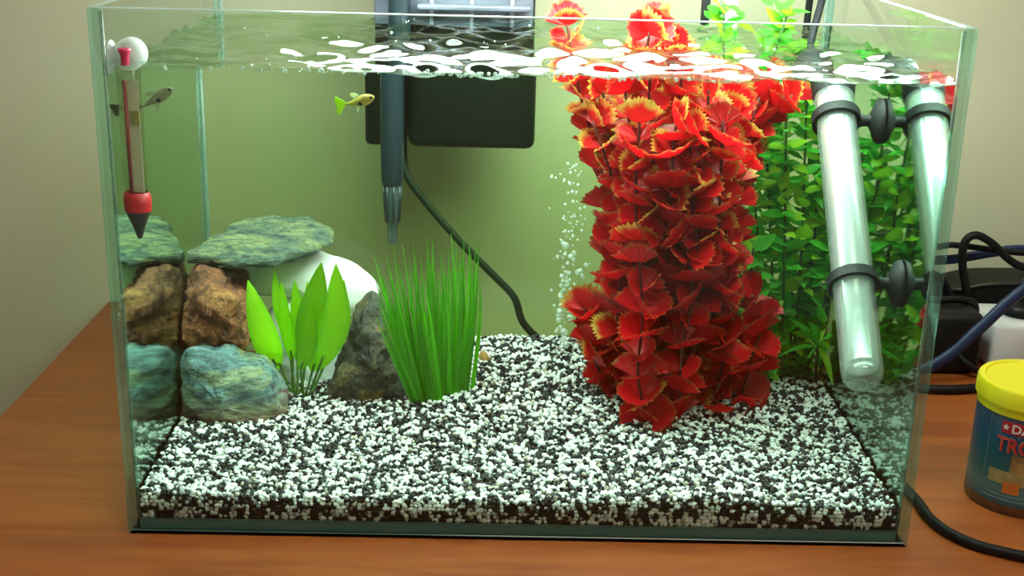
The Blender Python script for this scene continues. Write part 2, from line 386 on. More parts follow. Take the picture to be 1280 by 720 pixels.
# ------------------------------------------------------------------ stones
def outline_resample(P, n):
    P = [Vector(p) for p in P]; out = []; m = len(P)
    L = [(P[(i+1) % m]-P[i]).length for i in range(m)]; tot = sum(L)
    for k in range(n):
        t = k/n*tot; i = 0
        while t > L[i]: t -= L[i]; i += 1
        out.append(P[i].lerp(P[(i+1) % m], t/L[i]))
    for _ in range(2):
        out = [out[i]*.5 + (out[i-1]+out[(i+1) % n])*.25 for i in range(n)]
    return out
def stone(name, P, axis, thick, m, rough=.004, freq=45, power=2.6, n=120, lay=44, shear=(0, 0), seed=0, facet=0, soft=4):
    """lumpy stone: outline P (3-D loop) swept to both sides along axis with a rounded profile, then worn by noise"""
    loop = outline_resample(P, n); c = sum(loop, Vector())/n; ax = Vector(axis).normalized(); v, f = [], []
    for j in range(lay+1):
        t = -1+2*j/lay; t = math.sin(t*math.pi/2)
        s = max(.0, 1-abs(t)**power)**(1/power)
        for p in loop:
            q = c + (p-c)*s + ax*t*thick/2 + Vector((shear[0]*t, 0, shear[1]*t)); v.append(q)
    for j in range(lay):
        for k in range(n): f.append((j*n+k, j*n+(k+1) % n, (j+1)*n+(k+1) % n, (j+1)*n+k))
    me = mesh(name, v, f, m); bm = bmesh.new(); bm.from_mesh(me)
    bmesh.ops.remove_doubles(bm, verts=bm.verts, dist=.0002); bmesh.ops.recalc_face_normals(bm, faces=bm.faces); bm.normal_update()
    for _ in range(soft): bmesh.ops.smooth_vert(bm, verts=bm.verts, factor=.5, use_axis_x=True, use_axis_y=True, use_axis_z=True)
    bm.normal_update()
    for q in bm.verts:
        p = q.co*freq + Vector((seed, seed*1.7, 0)); h = noise.fractal(p, .75, 2.1, 7)
        if facet: h += facet*(noise.voronoi(q.co*freq*.5+Vector((seed, 0, 0)))[0][0]-.4)
        q.co += q.normal*h*rough
        q.co.z = max(ZB+.001, q.co.z); q.co.x = max(-w2+T+.0012, q.co.x); q.co.y = min(q.co.y, D-T-.001)
    bm.to_mesh(me); bm.free(); me.polygons.foreach_set('use_smooth', [True]*len(me.polygons)); me.set_sharp_from_angle(angle=math.radians(38))
    return link(name, me)
px = lambda L, Y: [wat(a, b, Y) for a, b in L]
pz = lambda L, z: [watz(a, b, z) for a, b in L]
m_slab = stone_mat('stone_slab', [(.25, (.03, .05, .045)), (.45, (.11, .17, .12)), (.6, (.30, .34, .14)), (.8, (.18, .28, .24))], 60, (.6, 1, 2.5))
m_teal = stone_mat('stone_teal', [(.28, (.05, .07, .09)), (.45, (.17, .32, .34)), (.58, (.34, .42, .24)), (.75, (.40, .36, .16))], 45, (.6, 1, 1.8), base=(.034, (.26, .10, .06)))
m_brown = stone_mat('stone_brown', [(.3, (.05, .022, .012)), (.5, (.30, .10, .035)), (.65, (.46, .20, .05)), (.8, (.50, .30, .11))], 50, base=(.062, (.48, .25, .05)))
m_grey = stone_mat('stone_grey', [(.3, (.03, .035, .03)), (.5, (.11, .11, .075)), (.62, (.30, .20, .055)), (.85, (.22, .22, .17))], 55)
m_chalk = stone_mat('stone_white', [(.3, (.80, .82, .80)), (.7, (.88, .90, .88))], 20, bump=.1, speck=.93)
tag(stone('rock', px([(232, 455), (240, 432), (262, 425), (285, 430), (300, 445), (330, 450), (348, 470), (356, 505), (352, 535), (300, 545), (240, 545), (226, 520), (228, 480)], .165), (0, 1, 0), .062, m_teal, .005, 40, seed=3, facet=.5), 'blue-green weathered stone with rusty base on the gravel in the corner', 'rock')
tag(stone('rock', px([(237, 346), (262, 333), (288, 340), (306, 360), (312, 390), (314, 425), (300, 436), (262, 432), (236, 436), (230, 395)], .195), (0, 1, 0), .075, m_brown, .006, 55, seed=8, facet=.7), 'rough rust-brown stone sandwiched between the slab and the blue-green stone', 'rock')
tag(stone('rock', [watz(a, b, .1325 - (b-275)/56*.011) for a, b in [(232, 322), (256, 306), (300, 279), (345, 275), (390, 276), (419, 290), (416, 305), (385, 316), (335, 331), (295, 330), (262, 324)]], (0, 0, 1), .013, m_slab, .0026, 60, 2.8, 150, 20, seed=5, facet=.4, soft=2), 'flat greenish slate slab lying on top of the stone pile', 'rock')
tag(stone('rock', px([(262, 350), (298, 322), (340, 304), (392, 308), (440, 327), (468, 345), (478, 368), (466, 396), (430, 392), (385, 370), (340, 366), (300, 368)], .250), (0, 1, 0), .050, m_chalk, .0018, 25, 2.1, 90, 24, seed=2, soft=12), 'smooth white stone bridging across beneath the slate slab', 'rock')
tag(stone('rock', px([(328, 390), (345, 372), (372, 368), (408, 376), (430, 406), (446, 420), (438, 470), (424, 512), (346, 512), (330, 450)], .236), (0, 1, 0), .040, m_chalk, .0018, 25, 2.1, 90, 24, seed=4, soft=12), 'smooth white stone standing on the gravel behind the broad-leaved plant', 'rock')
tag(stone('rock', px([(410, 500), (416, 475), (436, 428), (450, 380), (464, 360), (484, 368), (498, 400), (513, 450), (520, 490), (510, 512), (470, 514), (428, 510)], .190), (0, 1, 0), .048, m_grey, .005, 45, 2.1, seed=12, facet=.6), 'grey-brown pointed triangular stone leaning beside the grass plant', 'rock')
tag(stone('rock', px([(596, 445), (604, 436), (612, 446), (616, 460), (606, 468), (594, 460)], .235), (0, 1, 0), .016, m_brown, .002, 90, 2.3, 28, 8, seed=6), 'small brownish pebble at the foot of the grass plant', 'rock')

# ------------------------------------------------------------------ leaf meshes
def set_edge(me, vals):
    a = me.attributes.new('edge', 'FLOAT', 'POINT'); a.data.foreach_set('value', vals)
def blade_mesh(name, axis, width, m, n=8, fold=.15, side=None, prof=None):
    """leaf blade along the points axis, width(t), folded along the midrib"""
    v, f, e = [], [], []; N = len(axis)
    for i, p in enumerate(axis):
        t = (axis[min(i+1, N-1)]-axis[max(i-1, 0)]).normalized(); sd = (side - t*side.dot(t)).normalized(); nn = sd.cross(t)
        h = width(i/(N-1))
        for s in (-1, 0, 1): v.append(p + sd*s*h + nn*(abs(s)*h*fold)); e.append(abs(s))
    for i in range(N-1):
        for k in (0, 1): f.append((i*3+k, i*3+k+1, i*3+k+4, i*3+k+3))
    me = mesh(name, v, f, m); set_edge(me, e); return me

# grass-like plant
m_grass = leafmat('grass_leaf', (.09, .42, .010), (.13, .50, .012), transl=.5)
gb = on_bed(548, 498)
grass = thing('grass_plant', 'bushy plant of thin upright green blades beside the triangular stone', 'plant', gb)
tips = [(468, 322), (474, 335), (470, 372), (478, 350), (482, 318), (488, 340), (492, 312), (498, 330), (503, 305), (508, 345), (512, 322), (516, 300), (521, 335), (526, 318), (530, 350), (534, 296), (538, 325), (541, 302), (546, 340), (550, 318), (554, 330), (557, 345), (561, 310), (564, 292), (567, 325), (570, 302), (573, 340), (577, 315), (580, 300), (583, 328), (586, 296), (589, 318), (592, 342), (595, 305), (597, 326), (600, 350), (599, 300), (590, 360), (575, 365), (545, 370), (520, 375), (500, 380), (488, 385), (530, 390), (560, 390), (585, 385), (508, 400), (540, 410), (570, 405), (594, 400)]
tips += [(x+random.uniform(-4, 4), min(440, y+random.uniform(12, 45))) for x, y in tips[:36]]
for i, (tx, ty) in enumerate(tips):
    u = min(1, max(0, (tx-468)/132)); bx = 514 + u*68 + random.uniform(-9, 9); by = 497 - abs(u-.4)*14
    if u < .5: bx = max(bx, 518); by += 9*(.5-u)*2 + 3
    b = on_bed(bx, by); Yt = b.y + random.uniform(-.022, .03) if u > .5 else min(b.y, .160) - random.uniform(.004, .016); tip = wat(tx, ty, min(Yt, .272)); b.z -= .004
    mid = b.lerp(tip, .55) + Vector(((b.x-gb.x)*.10, random.uniform(-.004, .004), .004))
    ax = spline([b, mid, tip], 8); wd = random.uniform(.0009, .0016)
    side = Vector((1, random.uniform(-.7, .7), 0))
    link('blade', blade_mesh('blade', ax, lambda t: max(.0002, wd*(1-t**2.2)*(1.15+.1*t)), m_grass, side=side), grass)

# broad-leaved plant
m_broad = leafmat('broad_leaf', (.34, .78, .012), (.22, .66, .012), transl=.55, rough=.28)
m_bstem = pbr('broad_stem', (.10, .26, .03), .5, transl=.2)
pb = on_bed(375, 496)
broad = thing('broad_leaf_plant', 'bright green plant with broad pointed leaves on thin stalks', 'plant', pb)
#      stalk foot, leaf start, mid, tip (pixels), half width px, depth offset start/tip
for foot, s, mid, tip, hw, ya, yb in [
        ((358, 492), (346, 462), (330, 415), (310, 350), 17, .004, -.034), ((364, 494), (366, 452), (358, 405), (352, 352), 9, 0, 0),
        ((372, 494), (372, 450), (374, 400), (368, 350), 11, .004, .006), ((376, 494), (382, 452), (392, 395), (402, 328), 19, .0, -.008),
        ((384, 494), (398, 462), (420, 400), (420, 330), 17, -.008, -.016), ((381, 494), (390, 465), (400, 430), (404, 390), 11, -.004, -.010),
        ((370, 494), (360, 430), (348, 380), (343, 336), 7, .01, .014), ((388, 492), (412, 440), (426, 395), (430, 350), 10, .006, .01), ((366, 494), (350, 455), (338, 425), (330, 395), 10, .004, .008), ((374, 494), (384, 440), (388, 400), (384, 352), 9, .008, .010), ((380, 495), (376, 462), (386, 425), (390, 378), 11, -.012, -.014)]:
    f0 = on_bed(*foot); Y = f0.y
    a, b, c = wat(*s, Y+ya), wat(*mid, Y+(ya+yb)/2-.002), wat(*tip, Y+yb); wd = hw*.00056
    f0.z -= .003
    lf = link('leaf', blade_mesh('leaf', spline([a, b, c], 12), lambda t: max(.0003, wd*math.sin(math.pi*min(1, t**.85*.97+.03))**.8), m_broad, side=Vector((1, random.uniform(-.4, .4), 0)), fold=.22), broad)
    tube('stalk', [f0, f0.lerp(a, .5)+Vector((0, .001, 0)), a, a.lerp(b, .3)], .0009, m_bstem, broad, 6, 8)

# red fan-leaved plant
def fan_mesh(name, m, spread, teeth, cup, seed):
    R = random.Random(seed); v, f, e = [Vector((0, 0, 0))], [], [0.]; n = 27; rings = (.35, .72, 1.)
    for k, r in enumerate(rings):
        for i in range(n):
            a = -spread + 2*spread*i/(n-1); rr = r
            if k == 2: rr *= 1 - teeth*.6*(i % 2) - R.uniform(0, .07)
            wob = (.035 if i % 2 else -.035)*r
            v.append(Vector((math.sin(a)*rr, math.cos(a)*rr, cup*rr*rr*(.45+.55*math.cos(a)**2 if spread < 1.8 else 1) + wob + R.uniform(-.03, .03)))); e.append(r)
    for i in range(n-1):
        f.append((0, 1+i, 2+i))
        for k in (0, 1): f.append((1+k*n+i, 1+(k+1)*n+i, 2+(k+1)*n+i, 2+k*n+i))
    me = mesh(name, [p*.0142 for p in v], f, m); set_edge(me, e); return me
m_red = leafmat('red_leaf', (.60, .004, .008), (.42, .11, .03), .86, 1.2, .45, .4)
m_redy = leafmat('red_yellow_leaf', (.60, .010, .010), (.62, .44, .08), .62, 1.05, .42, .4)
m_rstem = pbr('red_stem', (.10, .012, .01), .5)
fans = [fan_mesh('fan_leaf', m_red, 1.25, .14, .35, 1), fan_mesh('fan_leaf', m_red, 1.5, .2, .5, 2), fan_mesh('fan_leaf', m_red, 2.2, .15, .55, 3), fan_mesh('fan_leaf', m_red, .95, .2, .25, 4)]
fansy = [fan_mesh('fan_leaf', m_redy, 1.3, .22, .4, 5), fan_mesh('fan_leaf', m_redy, 1.6, .25, .5, 6), fan_mesh('fan_leaf', m_redy, 1.0, .22, .3, 7)]
def leaf_frame(p, d, nrm, s):
    y = Vector(d).normalized(); z = (Vector(nrm) - y*Vector(nrm).dot(y)).normalized(); x = y.cross(z)
    return Matrix(((x.x*s, y.x*s, z.x*s, p.x), (x.y*s, y.y*s, z.y*s, p.y), (x.z*s, y.z*s, z.z*s, p.z), (0, 0, 0, 1)))
def inside(p, m=.003):
    p.x = max(-w2+T+m, min(w2-T-m, p.x)); p.y = max(T+m, min(D-T-m, p.y)); return p
def safe_dir(p, d, reach):
    d = Vector(d).normalized(); q = p + d*reach
    if abs(q.x) > w2-T-.002: d.x = -abs(d.x) if q.x > 0 else abs(d.x)
    if q.y > D-T-.002: d.y = -abs(d.y)
    if q.y < T+.002: d.y = abs(d.y)
    return d
def contain(me, Mx, m=.0012):
    V = [Mx @ q.co for q in me.vertices]; t = Vector((0, 0, 0))
    t.x = min(0, w2-T-m - max(v.x for v in V)) + max(0, -w2+T+m - min(v.x for v in V))
    t.y = min(0, D-T-m - max(v.y for v in V)) + max(0, T+m - min(v.y for v in V))
    return Matrix.Translation(t) @ Mx
rb = on_bed(840, 505)
red = thing('red_fan_plant', 'tall bushy red plant with fan-shaped yellow-edged leaves reaching above the water', 'plant', rb)
# stems: (foot pixel), [(pixel, depth)...], extra height above the water pixel (seen through air) or None
RS = [((772, 478), [(776, 330, .20), (756, 210, .19), (718, 118, .185)], (709, 28, .18)), ((782, 490), [(788, 330, .18), (774, 220, .175), (750, 112, .17)], None),
      ((800, 505), [(795, 360, .155), (788, 230, .15), (785, 112, .15)], None), ((815, 505), [(820, 350, .15), (822, 220, .145), (815, 112, .15)], (812, 40, .15)),
      ((830, 500), [(845, 340, .165), (852, 220, .165), (850, 112, .165)], (845, 60, .165)), ((850, 500), [(872, 340, .15), (884, 220, .15), (884, 112, .15)], None),
      ((870, 500), [(890, 340, .17), (906, 215, .17), (918, 112, .17)], None), ((880, 490), [(900, 330, .20), (920, 220, .2), (948, 118, .2)], None),
      ((860, 480), [(880, 330, .21), (920, 200, .21), (985, 118, .2)], None), ((840, 480), [(830, 320, .21), (830, 200, .21), (835, 115, .21)], None),
      ((812, 528), [(805, 470, .118), (800, 400, .118), (790, 320, .12)], None), ((850, 520), [(855, 450, .12), (858, 370, .12), (860, 290, .125)], None),
      ((890, 500), [(905, 440, .15), (908, 375, .15), (910, 310, .155)], None), ((765, 475), [(750, 440, .18), (738, 400, .18), (728, 385, .18)], None),
      ((800, 500), [(778, 430, .15), (780, 360, .15), (784, 295, .15)], None), ((925, 495), [(938, 450, .19), (945, 410, .19), (940, 370, .19)], None),
      ((765, 480), [(752, 455, .17), (742, 440, .17), (735, 425, .17)], None)]
RS += [((790, 492), [(778, 360, .165), (772, 260, .165), (742, 150, .17)], None), ((795, 495), [(792, 350, .195), (784, 230, .195), (770, 115, .195)], None),
       ((820, 505), [(808, 350, .135), (800, 240, .13), (800, 150, .135)], None), ((840, 505), [(838, 350, .13), (838, 240, .128), (842, 150, .13)], None), ((860, 505), [(868, 350, .132), (872, 250, .13), (868, 160, .13)], None),
       ((875, 500), [(890, 360, .145), (902, 250, .14), (905, 150, .145)], None), ((885, 500), [(896, 380, .16), (908, 280, .16), (928, 170, .165)], None), ((840, 500), [(848, 350, .19), (866, 220, .19), (868, 112, .19)], (825, 62, .17)),
       ((870, 490), [(895, 350, .19), (900, 230, .19), (905, 112, .19)], None), ((815, 500), [(805, 350, .18), (805, 230, .18), (802, 112, .18)], (826, 30, .175))]
made = 0; spare = []
def put_fan(stem, p, d, nrm, s, yellow):
    global made
    p = inside(p); d = safe_dir(p, d, .016*s); me = random.choice(fansy if yellow else fans); Mx = leaf_frame(p, d, nrm, s)
    tipz = (Mx @ Vector((0, .0142, 0)))
    if tipz.z < bed(tipz.x, tipz.y)+.001: Mx = leaf_frame(p, (d.x, d.y, abs(d.z)+.3), nrm, s)
    Mx = contain(me, Mx)
    if made < 290: link('fan_leaf', me, stem, Mx); made += 1
    else: spare.append((me, Mx))
jobs = []
for foot, via, top in RS:
    f0 = on_bed(*foot); f0.z -= .004
    P = [f0] + [wat(*q) + Vector((random.uniform(-.004, .004), random.uniform(-.005, .005), 0)) for q in via]
    if top: P.append(air(top[0], top[1], Y=top[2]))
    pts = spline(P, 26); st = tube('stem', pts, .0010, m_rstem, red, 6)
    L = sum((pts[i+1]-pts[i]).length for i in range(26)); k = max(3, int(L/.0150)); a0 = random.uniform(0, 6.28)
    for j in range(k+1):
        t = (j+.35)/(k+.6)*26; i = min(25, int(t)); p = pts[i].lerp(pts[i+1], t-i); ax = (pts[i+1]-pts[i]).normalized()
        for q in range(2):
            a = a0 + j*1.9 + q*math.pi + random.uniform(-.5, .5)
            el = random.uniform(.1, .8) if j < k else .95
            d = Vector((math.cos(a)*math.cos(el), math.sin(a)*math.cos(el)*1.0, math.sin(el)))
            nrm = Vector((-math.cos(a)*.55, -math.sin(a)*.55-.35, .75))
            hz = (p.z-.03)/.24
            jobs.append((st, p, d, nrm, random.uniform(.95, 1.4)*(1.12-.18*hz), random.random() < .06+.5*max(0, hz)**2.0))
# front, low fans spread over the gravel
for fx, fy in [(818, 522), (845, 500), (815, 490), (880, 488), (905, 478), (930, 500), (957, 505), (765, 470), (790, 492), (868, 430), (940, 385), (905, 450), (835, 440), (750, 452), (735, 408), (780, 410), (898, 505)]:
    g0 = on_bed(min(max(fx, 770), 925), min(fy+14, 530)); Y = g0.y; p = wat(fx, fy, Y-.004)
    st = tube('stem', [g0 - Vector((0, 0, .004)), g0.lerp(p, .5)+Vector((0, .004, 0)), p], .0009, m_rstem, red, 6, 8)
    d = Vector((random.uniform(-.6, .6), -.35, random.uniform(-.2, .6)))
    jobs.insert(0, (st, p, d, Vector((0, -.8, .6)), random.uniform(.85, 1.2) if fx < 920 else .65, False))
jobs.sort(key=lambda j: j[1].y)
for j in jobs: put_fan(*j)
if spare:
    v, f, e, mi = [], [], [], []
    for me, Mx in spare:
        o = len(v); v += [Mx @ q.co for q in me.vertices]; f += [tuple(o+i for i in pl.vertices) for pl in me.polygons]
        e += [d.value for d in me.attributes['edge'].data]; mi += [1 if me.materials[0] == m_redy else 0]*len(me.polygons)
    me = mesh('rear_foliage', v, f, [m_red, m_redy], mi); set_edge(me, e)
    o = link('rear_foliage', me, red); o['kind'] = 'stuff'

# green bush
m_green = leafmat('green_leaf', (.08, .50, .04), (.11, .56, .05), transl=.45, rough=.3, var=.5)
m_lime = leafmat('lime_leaf', (.34, .66, .03), (.28, .62, .03), transl=.45, rough=.3, var=.3)
m_gstem = pbr('green_stem', (.03, .09, .015), .5)
def oval(name, m, ratio, bend, seed):
    ax = [Vector((0, t, bend*t*t)) for t in [i/5 for i in range(6)]]
    me = blade_mesh(name, [a*.0125 for a in ax], lambda t: .0125*ratio*max(.03, math.sin(math.pi*min(.985, t**.8*.96+.03))), m, side=Vector((1, 0, 0)), fold=.25); return me
ov = [oval('small_leaf', m_green, .26, -.25, 1), oval('small_leaf', m_green, .32, .15, 2), oval('small_leaf', m_green, .2, -.4, 3)]
ovl = [oval('small_leaf', m_lime, .28, -.2, 4), oval('small_leaf', m_lime, .34, .2, 5)]
qb = on_bed(985, 478)
green = thing('green_leafy_plant', 'tall green plant with many small oval leaves behind the red plant', 'plant', qb)
GS = [((960, 470), [(950, 330, .235), (940, 220, .235), (925, 118, .235)], (905, 14, .235)), ((970, 470), [(965, 340, .245), (960, 230, .245), (955, 115, .245)], None),
      ((978, 472), [(980, 340, .225), (982, 220, .225), (985, 112, .225)], (984, 18, .225)), ((990, 470), [(1000, 340, .235), (1005, 230, .235), (1010, 112, .235)], (1000, 60, .235)),
      ((1000, 470), [(1015, 340, .25), (1022, 230, .25), (1030, 114, .25)], None), ((945, 470), [(930, 330, .26), (920, 230, .26), (905, 120, .26)], None),
      ((985, 470), [(990, 370, .26), (975, 260, .262), (970, 150, .262)], None), ((1005, 472), [(1030, 380, .232), (1040, 300, .23), (1035, 220, .23)], None), ((965, 475), [(945, 410, .215), (938, 360, .215), (942, 310, .215)], None),
      ((1010, 470), [(1015, 400, .262), (1035, 300, .262), (1040, 180, .262)], None)]
gm = 0; gsp = []
for foot, via, top in GS:
    f0 = on_bed(*foot); f0.z -= .004; f0.y = min(f0.y, .268); P = [f0] + [inside(wat(*q)) for q in via]
    if top: P.append(air(top[0], top[1], Y=top[2]))
    pts = spline(P, 24); st = tube('stem', pts, .0009, m_gstem, green, 6)
    L = sum((pts[i+1]-pts[i]).length for i in range(24)); k = int(L/.0125); a0 = random.uniform(0, 6)
    for j in range(k+1):
        t = (j+.5)/(k+.7)*24; i = min(23, int(t)); p = pts[i].lerp(pts[i+1], t-i)
        for q in range(3 if j == k else 2):
            a = a0 + j*1.57 + q*math.pi + random.uniform(-.4, .4); el = random.uniform(.0, .8)
            d = Vector((math.cos(a)*math.cos(el), math.sin(a)*math.cos(el), math.sin(el)))
            hz = (p.z-.03)/.24; me = random.choice(ovl if random.random() < .2+.5*hz**2 else ov)
            p = inside(p.copy(), .004); sc = random.uniform(.95, 1.6); Mx = contain(me, leaf_frame(p, safe_dir(p, d, .0125*sc), (0, -.5, .8), sc))
            if gm < 290: link('small_leaf', me, st, Mx); gm += 1
            else: gsp.append((me, Mx))
            for z in range(2):
                p2 = inside(p + Vector((random.uniform(-.012, .012), random.uniform(-.004, .014), random.uniform(-.006, .006))), .004); sc = random.uniform(.8, 1.4)
                d2 = safe_dir(p2, Vector((random.uniform(-1, 1), random.uniform(-1, 1), random.uniform(-.3, .7))), .0125*sc); m2 = random.choice(ov+ovl[:1])
                gsp.append((m2, contain(m2, leaf_frame(p2, d2, (0, -.5, .8), sc))))
v, f, e, mi = [], [], [], []
for me, Mx in gsp:
    o = len(v); v += [Mx @ q.co for q in me.vertices]; f += [tuple(o+i for i in pl.vertices) for pl in me.polygons]
    e += [d.value for d in me.attributes['edge'].data]; mi += [1 if me.materials[0] == m_lime else 0]*len(me.polygons)
me = mesh('rear_foliage', v, f, [m_green, m_lime], mi); set_edge(me, e); o = link('rear_foliage', me, green); o['kind'] = 'stuff'
# low rosette
rz = inside(on_bed(1030, 478), .006)
ros = thing('star_leaf_plant', 'small green plant with pointed star-like leaves low behind the heater', 'plant', rz)
c = wat(1022, 432, .225); c = inside(c)
tube('stem', [rz - Vector((0, 0, .004)), rz.lerp(c, .5), c], .0011, m_gstem, ros, 6, 8)
for ex, ey, dy in [(985, 398, .0), (995, 415, -.012), (1008, 452, -.015), (1045, 482, -.012), (1040, 420, -.012), (1035, 408, .008), (1018, 405, .005), (1000, 430, .012), (1046, 440, .004), (968, 448, -.006), (1010, 402, -.01)]:
    tip = inside(wat(ex, ey, min(.27, .225+dy))); mid = c.lerp(tip, .5) + Vector((0, -.002, .004))
    wd = random.uniform(.0016, .0026)
    link('leaf', blade_mesh('leaf', spline([c, mid, tip], 8), lambda t: max(.0002, wd*math.sin(math.pi*min(.99, t*.95+.05))), random.choice((m_green, m_lime)), side=Vector((.6, -.3, .8))), ros)

# ------------------------------------------------------------------ heater with suction holders
m_tube = clear('heater_glass', (.90, .96, .95), .14, .05, .10, (.8, .9, .88))
m_core = pbr('heater_core', (.86, .87, .87), .25, metal=.8)
hp0 = wat(1044, 118, .185); hp1 = wat(1079, 478, .0195)
hp0.x = min(hp0.x, w2-T-.028); 
ax = (hp1-hp0).normalized(); hl = (hp1-hp0).length; HR = .0122
heat = thing('aquarium_heater', 'silvery glass tube heater held to the side glass by black suction cups', 'heater', hp1)
Mh = axis_matrix(hp0, ax)
link('glass_tube', lathe_me('glass_tube', [(HR, -.012), (HR, hl-.008), (HR*.93, hl-.003), (HR*.7, hl+.001), (HR*.35, hl+.003), (0.0001, hl+.0035)], m_tube, 32, Mh), heat)
link('core', lathe_me('core', [(.0001, .002), (HR*.86, .002), (HR*.86, hl-.013), (HR*.80, hl-.011), (.0001, hl-.011)], m_core, 32, Mh), heat)
link('cap', lathe_me('cap', [(.0001, -.024), (HR*.5, -.023), (HR*.8, -.021), (HR*1.08, -.016), (HR*1.08, .000), (HR*1.01, .003), (.0001, .003)], M_rubber, 32, Mh), heat)
ctop = hp0 - ax*.0235
tube('power_cord', [ctop, ctop - ax*.010 + Vector((.002, .003, .004)), Vector((.207, .245, .296)), Vector((.209, .272, .306)), Vector((.211, .294, .302)), Vector((.212, .306, .25)), Vector((.212, .310, .12)), Vector((.213, .313, .035)), Vector((.2145, .318, .012)), Vector((.218, .332, .0044)), Vector((.225, .365, .0034)), Vector((.230, .404, .0034))], .0026, M_rubber, heat, 8, 60)
for pxl, Yc in (((1046, 156), .172), ((1073, 343), .068)):
    q = wat(*pxl, Yc); s = (q-hp0).dot(ax); q = hp0 + ax*s
    hold = link('suction_holder', lathe_me('suction_holder', [(HR*1.02, -.0032), (HR*1.24, -.0032), (HR*1.24, .0032), (HR*1.02, .0032), (HR*1.02, -.0032)], M_rubber, 28, axis_matrix(q, ax)), heat)
    wall = Vector((w2-T, q.y, q.z)); ln = wall.x-q.x-HR
    Ms = axis_matrix(Vector((q.x+HR*.98, q.y, q.z)), (1, 0, 0))
    link('arm', lathe_me('arm', [(.0001, 0), (.0045, 0), (.0035, ln*.4), (.0045, ln*.75), (.0001, ln*.75)], M_rubber, 18, Ms), hold)
    link('suction_cup', lathe_me('suction_cup', [(.0001, ln-.007), (.005, ln-.007), (.0075, ln-.0055), (.0128, ln-.0035), (.0142, ln-.0012), (.0142, ln-.0003), (.0125, ln-.0003), (.006, ln-.002), (.0001, ln-.003)], M_rubber, 30, Ms), hold)

# ------------------------------------------------------------------ thermometer
th_t = wat(165, 100, .0175); th_b = wat(168, 250, .0175)
ther = thing('thermometer', 'glass tube thermometer with red band and black tip hanging above the stone pile', 'thermometer', (th_b.x, .0175, th_b.z-.022))
xm, ym = (th_t.x+th_b.x)/2, .0175; zt = .2785; zb_ = th_b.z
Mt = Matrix.Translation((xm, ym, 0)); R = .0062
link('glass_tube', lathe_me('glass_tube', [(R*.96, zb_), (R, zb_+.002), (R, zt-.006), (R*.7, zt-.002), (.0001, zt)], clear('thermo_glass', (.88, .86, .80), .06, .02), 24, Mt), ther)
link('red_band', lathe_me('red_band', [(.0001, zb_-.006), (R*1.14, zb_-.006), (R*1.22, zb_-.001), (R*1.18, zb_+.003), (R*1.02, zb_+.0045)], pbr('thermo_red', (.50, .005, .012), .4), 24, Mt), ther)
link('tip', lathe_me('tip', [(.0004, zb_-.0215), (.0013, zb_-.021), (R*.62, zb_-.0135), (R*1.10, zb_-.006), (.0001, zb_-.0055)], pbr('thermo_tip', (.018, .010, .010), .4), 24, Mt), ther)
m_sc = pbr('scale_paper', (.70, .62, .48), .6, col2=(.50, .38, .28), scale=60, stretch=(1, 1, .1))
box('scale_strip', (xm-.0018, ym+.0010, zb_+.004), (xm+.0040, ym+.0016, zt-.020), m_sc, ther)
tube('capillary', [(xm-.0026, ym-.0003, zb_+.002), (xm-.0026, ym-.0003, zt-.02)], .0011, pbr('thermo_fluid', (.28, .02, .02), .3), ther, 8)
box('scale_card', (xm-.0002, ym-.0004, zt-.043), (xm+.0042, ym+.0006, zt-.036), pbr('scale_olive', (.30, .26, .05), .6, var=.2), ther, .0003)
Mc = axis_matrix((xm, ym+.0005, .2715), (0, 1, 0))
link('holder', lathe_me('holder', [(.0001, -.0062), (.0030, -.0060), (.0062, -.0045), (.0080, -.001), (.0084, .003), (.0084, .0055), (.0072, .0062), (.0001, .0062)], pbr('clear_rubber', (.88, .90, .90), .3, transl=.5), 28, Mc), ther)
link('suction_cup', lathe_me('suction_cup', [(.0001, -.0030), (.0035, -.003), (.0038, .0035), (.0075, .0058), (.0088, .0072), (.0086, .0076), (.0001, .0066)], bpy.data.materials['clear_rubber'], 28, axis_matrix((-w2+T+.0077, ym, .2700), (-1, 0, 0))), ther)
link('red_cap', lathe_me('red_cap', [(.0001, zt+.0016), (.0030, zt+.0016), (.0034, zt+.0006), (.0022, zt-.002), (.0020, zt-.007), (.0001, zt-.007)], pbr('cap_red', (.75, .02, .10), .4), 18, Matrix.Translation((xm, ym-.0076, -.0045))), ther)

# ------------------------------------------------------------------ hang-on filter
fx0, fx1 = wat(457, 183, .292).x, wat(668, 183, .292).x; fz = wat(560, 184, .292).z
filt = thing('hang_on_filter', 'black box power filter hanging behind the back glass', 'filter', ((fx0+fx1)/2, .33, fz))
m_fb = pbr('filter_black', (.005, .006, .007), .35, var=.3, scale=25)
xs = fx0+.029
box('motor_housing', (fx0, D+.0006, fz+.001), (xs-.0008, D+.060, .312), m_fb, filt, .004, 3)
box('filter_box', (xs+.0008, D+.0006, fz), (fx1, D+.070, .305), m_fb, filt, .006, 3)
box('lid', (fx0-.002, D-.0005, .3052), (fx1+.003, D+.073, .314), M_black, filt, .003)
m_fs = pbr('filter_smoke', (.10, .12, .15), .2, var=.4, scale=30)
box('spout', (xs+.004, D-T-.022, .2745), (fx1-.004, D-T-.001, .2785), m_fs, filt, .0012)
box('hook', (fx0+.001, D-T-.0048, .262), (fx1-.002, D-T-.0006, .2985), m_fs, filt, .0012)
box('hook_top', (fx0+.001, D-T-.0048, H+.0002), (fx1-.002, D+.010, .3055), m_fs, filt, .0012)
for i in range(4):
    x = fx0+.012+i*.029; box('rib', (x, D-T-.007, .262), (x+.003, D-T-.0044, .298), pbr('filter_rib', (.22, .25, .30), .2), filt, .0006)
ti = wat(490, 150, .262); m_in = pbr('intake_grey', (.012, .022, .026), .25, transl=.1); m_in2 = pbr('intake_pale', (.07, .10, .085), .25, transl=.3)
TX, TY = ti.x, .263
